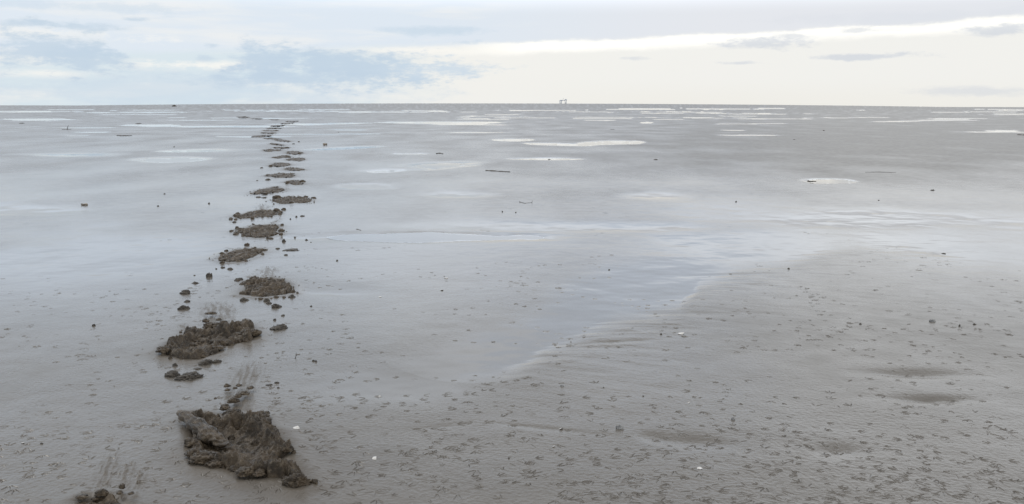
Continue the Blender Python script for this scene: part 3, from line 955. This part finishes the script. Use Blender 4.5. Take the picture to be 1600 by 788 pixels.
# dry leaves / weed scraps: curled plates
def leaf(px, py, w, h, lb, rz, mat):
    x, y = at(px, py)
    mp = math.hypot(x, y) / FOC
    W, Hh = w * mp, h * mp
    nu, nv = 9, 5
    V, F = [], []
    for j in range(nv):
        for i in range(nu):
            u, v = i / (nu - 1) * 2 - 1, j / (nv - 1) * 2 - 1
            hw = (1 - abs(u) ** 1.8) * .5 + .03
            V.append((u * W * .5, v * hw * W * .55, Hh * (abs(v) ** 1.5 * .9 + .18 * math.sin(u * 5 + v)) + .1 * Hh))
    for j in range(nv - 1):
        for i in range(nu - 1):
            b = j * nu + i
            F.append((b, b + 1, b + nu + 1, b + nu))
    n0 = len(V)
    V += [(v[0], v[1], v[2] - W * .03) for v in V]
    F += [tuple(q + n0 for q in reversed(fc)) for fc in F[:]]
    edge = [i for i in range(nu)] + [j * nu + nu - 1 for j in range(1, nv)] + [(nv - 1) * nu + i for i in range(nu - 2, -1, -1)] + [j * nu for j in range(nv - 2, 0, -1)]
    for a, b in zip(edge, edge[1:] + edge[:1]): F.append((b, a, a + n0, b + n0))
    return tag(link('leaf', make_mesh('leaf', np.array(V), F, mat), None, (x, y, max(hz(x, y), 0)), rz), lb, 'leaf')


leaf(508, 228, 7, 3.0, 'pale tan curled leaf standing far off right of the trail', .6, M_LEAF)
leaf(132, 322, 11, 2.2, 'brown curled leaf lying on the silver mud at left', -.2, M_LEAF)

# far dark hump on the tide line
x, y, dz = ray(272, 164.2)
t = 420 / math.hypot(x, y)
bx, by = x * t, y * t
q, f_ = lump_geo(1.6, 1.4, .75, 7, 3)
tag(link('mud_heap', make_mesh('mud_heap', q, f_, M_CLOD), None, (bx, by, hz(bx, by) - .05), 0), 'tiny dark heap on the skyline at left', 'mud heap')

# ------------------------------------------------------------------ offshore platform
D = 3000.0
x, y, dz = ray(880, 160)
pc = (x / y * D, D)
mpp = D / FOC
HB = 6 * mpp                    # the part of its height the bank hides
plat = tag(link('offshore_platform', None, None, (pc[0], pc[1], 0)), 'small grey offshore platform standing on the horizon beyond the mud', 'platform')


def boxes(lst):
    V, F = [], []
    for (cx, cy, cz, sx, sy, sz) in lst:
        b = len(V)
        for dx in (-1, 1):
            for dy in (-1, 1):
                for dz_ in (-1, 1): V.append((cx + dx * sx / 2, cy + dy * sy / 2, cz + dz_ * sz / 2))
        for q in ((0, 1, 3, 2), (4, 6, 7, 5), (0, 4, 5, 1), (2, 3, 7, 6), (0, 2, 6, 4), (1, 5, 7, 3)): F.append(tuple(b + i for i in q))
    return np.array(V), F


def pbox(name, lst, mat, parent=plat):
    V, F = boxes(lst)
    return link(name, make_mesh(name, V, F, mat, smooth=False), parent)


def ptube(name, path, rad, mat=M_STEEL, n=8):
    V, F = tube(path, [rad] * len(path), n, 1)
    return link(name, make_mesh(name, np.array(V), F, mat), plat)


z1 = HB + 2.3 * mpp             # lower deck of the left block
z2 = HB + 3.5 * mpp
for dx, dy in ((-10.6, -3), (-10.6, 3), (-5.4, -3), (-5.4, 3), (5.8, -2.5), (5.8, 2.5), (9.8, -2.5), (9.8, 2.5)):
    ptube('leg', [(dx * 1.05, dy * 1.15, 0), (dx, dy, z1 if dx < 0 else z2)], .75 if dx < 0 else .5)
for xa, xb in ((-10.6, -5.4), (5.8, 9.8)):
    ptube('brace', [(xa, -3, HB * .6), (xb, -3, z1 - 1)], .35)
    ptube('brace', [(xb, -3, HB * .6), (xa, -3, z1 - 1)], .35)
pbox('deck', [(-8, 0, z1 + .6, 10.5, 9, 1.4)], M_STEEL)
pbox('accommodation_block', [(-6.6, 0, z1 + 2.4, 6, 7, 2.2)], M_STEEL2)
pbox('bridge', [(.6, 0, z2 - .6, 9, 1.6, 1.6)], M_STEEL)
pbox('deck', [(7.6, 0, z2 + .4, 7.5, 8, 1.8)], M_STEEL)
pbox('process_module', [(8.2, 0, z2 + 2.4, 5, 6, 2.0)], M_STEEL2)
ptube('crane', [(-1, 0, z2), (-.6, 0, z2 + 3), (.6, 0, z2 + 7)], .4)
ptube('flare_boom', [(9.2, 0, z2 + 3.2), (9.2, 0, z2 + 7.5)], .4)

# ------------------------------------------------------------------ sky
W = bpy.data.worlds.new('World'); S.world = W; W.use_nodes = True
t = NT(W.node_tree); t.n.clear()
out = t.new('ShaderNodeOutputWorld'); bg = t.new('ShaderNodeBackground'); t.l.new(bg.outputs[0], out.inputs[0])
SUN_EL, SUN_AZ = math.radians(42), math.radians(-55)      # azimuth from +Y, to the left
sky = t.new('ShaderNodeTexSky', sky_type='NISHITA', sun_disc=False)
sky.sun_elevation = SUN_EL; sky.sun_rotation = SUN_AZ; sky.dust_density = 2.0
gen = t.new('ShaderNodeTexCoord').outputs['Generated']
sep = t.new('ShaderNodeSeparateXYZ'); t.l.new(gen, sep.inputs[0])
az = t.math('ARCTAN2', sep.outputs[0], sep.outputs[1])
el = t.math('ARCSINE', sep.outputs[2])
az = t.math('MULTIPLY', az, 180 / math.pi); el = t.math('MULTIPLY', el, 180 / math.pi)
comb = t.new('ShaderNodeCombineXYZ'); t.put(comb.inputs[0], t.math('MULTIPLY', az, 0.35)); t.put(comb.inputs[1], el)
nz_a = t.noise(comb.outputs[0], 0.6, 8, 0.66)       # cloud wisps
nz_b = t.noise(comb.outputs[0], 2.1, 7, 0.66)
comb2 = t.new('ShaderNodeCombineXYZ'); t.put(comb2.inputs[0], t.math('MULTIPLY', az, 0.06)); t.put(comb2.inputs[1], t.math('MULTIPLY', el, 0.5))
nz_c = t.noise(comb2.outputs[0], 1.3, 5, 0.55)      # long stratus streaks
nz_d = t.noise(gen, 2.2, 4, 0.5)                     # broad overcast above


def ang(px, py):
    x, y, z = ray(px, py)
    return math.degrees(math.atan2(x, y)), math.degrees(math.atan2(z, math.hypot(x, y)))


na = t.math('SUBTRACT', nz_a, 0.5); nb = t.math('SUBTRACT', nz_b, 0.5)
upper = t.mix(t.sstep(az, -8, 14), (0.745, 0.820, 0.905), (0.800, 0.820, 0.865))
lower = t.mix(t.sstep(az, -14, -2), (0.700, 0.800, 0.860), (0.905, 0.900, 0.865))
warm = t.mix(t.sstep(el, 0.0, 1.8), (0.885, 0.865, 0.805), (0.91, 0.905, 0.875))
lower = t.mix(t.math('MULTIPLY', t.sstep(az, 0, 8), 0.6), lower, warm)
# edge of the cloud deck rises gently to the right
edge = t.math('ADD', t.math('MULTIPLY', az, 0.035), 3.65)
rel = t.math('ADD', t.math('SUBTRACT', el, edge), t.math('ADD', t.math('MULTIPLY', na, 0.7), t.math('MULTIPLY', nb, .25)))
base = t.mix(t.sstep(rel, -0.25, 0.35), lower, upper)
band = t.math('MULTIPLY', t.sstep(rel, -0.75, -0.25), t.math('SUBTRACT', 1.0, t.sstep(rel, -0.02, 0.22)))
band = t.math('MULTIPLY', band, t.sstep(az, -5, 2))
base = t.mix(band, base, (1.12, 1.10, 1.04))
pale = t.math('MULTIPLY', t.sstep(nz_c, 0.48, 0.66), t.sstep(az, 4, -4))
base = t.mix(t.math('MULTIPLY', pale, 0.55), base, (0.93, 0.915, 0.88))


def cloud(col, px, py, rx, ry, amount, tex=0.9, fine=0.8, tilt=0.0):
    global base
    a0, e0 = ang(px, py)
    ra = math.degrees(rx / FOC) * math.cos(math.radians(a0)) ** 2; re = math.degrees(ry / FOC)
    dx = t.math('DIVIDE', t.math('SUBTRACT', az, a0), ra)
    ee = t.math('SUBTRACT', el, e0)
    if tilt: ee = t.math('SUBTRACT', ee, t.math('MULTIPLY', t.math('SUBTRACT', az, a0), tilt))
    dy = t.math('DIVIDE', ee, re)
    d = t.math('SQRT', t.math('ADD', t.math('MULTIPLY', dx, dx), t.math('MULTIPLY', dy, dy)))
    v = t.math('ADD', t.math('SUBTRACT', 1.0, d), t.math('ADD', t.math('MULTIPLY', na, tex * 3.6), t.math('MULTIPLY', nb, fine * 3.4)))
    base = t.mix(t.math('MULTIPLY', t.sstep(v, -0.30, 0.75), amount), base, col)


BL = (0.545, 0.665, 0.79); BL2 = (0.61, 0.72, 0.83); GR = (0.65, 0.69, 0.755); WH = (1.0, .975, .92)
cloud(WH, 60, 52, 150, 16, .7); cloud(WH, 340, 102, 150, 9, .75); cloud(WH, 640, 80, 120, 8, .7); cloud(WH, 80, 115, 90, 8, .6)
cloud(BL2, 300, 140, 330, 30, .60, .7, .5)
cloud(BL, 70, 75, 105, 32, .85, .9, .9); cloud(BL, 130, 96, 70, 20, .8); cloud(BL, 120, 42, 80, 8, .75); cloud(BL, 215, 31, 22, 4, .7)
cloud(BL, 40, 37, 60, 6, .7)
cloud(BL, 415, 94, 55, 28, .9, .8, .9); cloud(BL, 320, 92, 26, 7, .6); cloud(BL, 332, 71, 14, 5, .7)
cloud(BL, 560, 106, 150, 26, .95, .7, .8); cloud(BL, 470, 122, 150, 18, .8, .7, .6); cloud(BL2, 690, 108, 90, 14, .8)
cloud(BL2, 680, 48, 80, 7, .8, .7, .5); cloud(BL2, 730, 66, 30, 4, .5)
cloud(GR, 1190, 68, 75, 8, .75, .9, .9); cloud(GR, 1250, 57, 45, 5, .6); cloud(GR, 1345, 48, 45, 5, .55, .9, .9); cloud(GR, 1560, 46, 60, 7, .75)
cloud(GR, 1350, 89, 90, 5, .75, .9, .8); cloud(GR, 1160, 99, 36, 3, .6); cloud(GR, 990, 91, 22, 3, .5); cloud(GR, 1540, 143, 110, 7, .5, .7, .5)
cloud(GR, 1450, 27, 260, 10, .2, .7, .4); cloud(BL2, 60, 8, 200, 8, .5)
# unseen overcast above the frame, brightened to lift the reflections on the mud
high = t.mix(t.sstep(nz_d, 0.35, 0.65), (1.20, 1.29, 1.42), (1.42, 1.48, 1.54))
blu = t.math('ADD', t.math('POWER', t.math('DIVIDE', t.math('ABSOLUTE', t.math('SUBTRACT', az, 7.0)), 11.0), 2.0), t.math('POWER', t.math('DIVIDE', t.math('ABSOLUTE', t.math('SUBTRACT', el, 12.5)), 4.6), 2.0))  # bluer cloud patch, added out of view for the pools to mirror
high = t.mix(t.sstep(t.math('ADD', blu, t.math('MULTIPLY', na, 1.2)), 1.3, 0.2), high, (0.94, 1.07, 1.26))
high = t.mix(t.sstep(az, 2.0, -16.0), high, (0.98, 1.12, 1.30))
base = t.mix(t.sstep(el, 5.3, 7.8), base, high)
base = t.mix(t.sstep(el, 16.5, 33.0), base, (0.76, 0.78, 0.81))  # sky overhead dimmed to hold down the fill on the flat
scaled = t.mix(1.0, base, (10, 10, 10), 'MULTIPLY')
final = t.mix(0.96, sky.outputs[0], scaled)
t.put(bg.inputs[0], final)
bg.inputs[1].default_value = 0.1

L = bpy.data.lights.new('sun', 'SUN'); L.energy = 0.7; L.angle = math.radians(20); L.color = (1, .97, .92)
lo = link('sun', L)
from mathutils import Vector
sd_ = Vector((math.sin(SUN_AZ) * math.cos(SUN_EL), math.cos(SUN_AZ) * math.cos(SUN_EL), math.sin(SUN_EL)))
lo.rotation_euler = (-sd_).to_track_quat('-Z', 'Y').to_euler()

# ------------------------------------------------------------------ camera
cam = bpy.data.cameras.new('camera')
cam.sensor_fit = 'HORIZONTAL'; cam.sensor_width = 36.0; cam.lens = 36.0 * FOC / 1600.0
cam.clip_start = 0.05; cam.clip_end = 20000
co = link('camera', cam, None, (0, 0, EYE))
from mathutils import Matrix
co.rotation_mode = 'QUATERNION'
co.rotation_quaternion = (Matrix.Rotation(math.pi / 2 - PITCH, 4, 'X') @ Matrix.Rotation(ROLL, 4, 'Z')).to_quaternion()
S.camera = co
S.view_settings.view_transform = 'Standard'; S.view_settings.look = 'None'
S.view_settings.gamma = 1; S.view_settings.exposure = 0; S.view_settings.use_curve_mapping = False
S.cycles.use_denoising = True
S.cycles.max_bounces = 6; S.cycles.transparent_max_bounces = 8
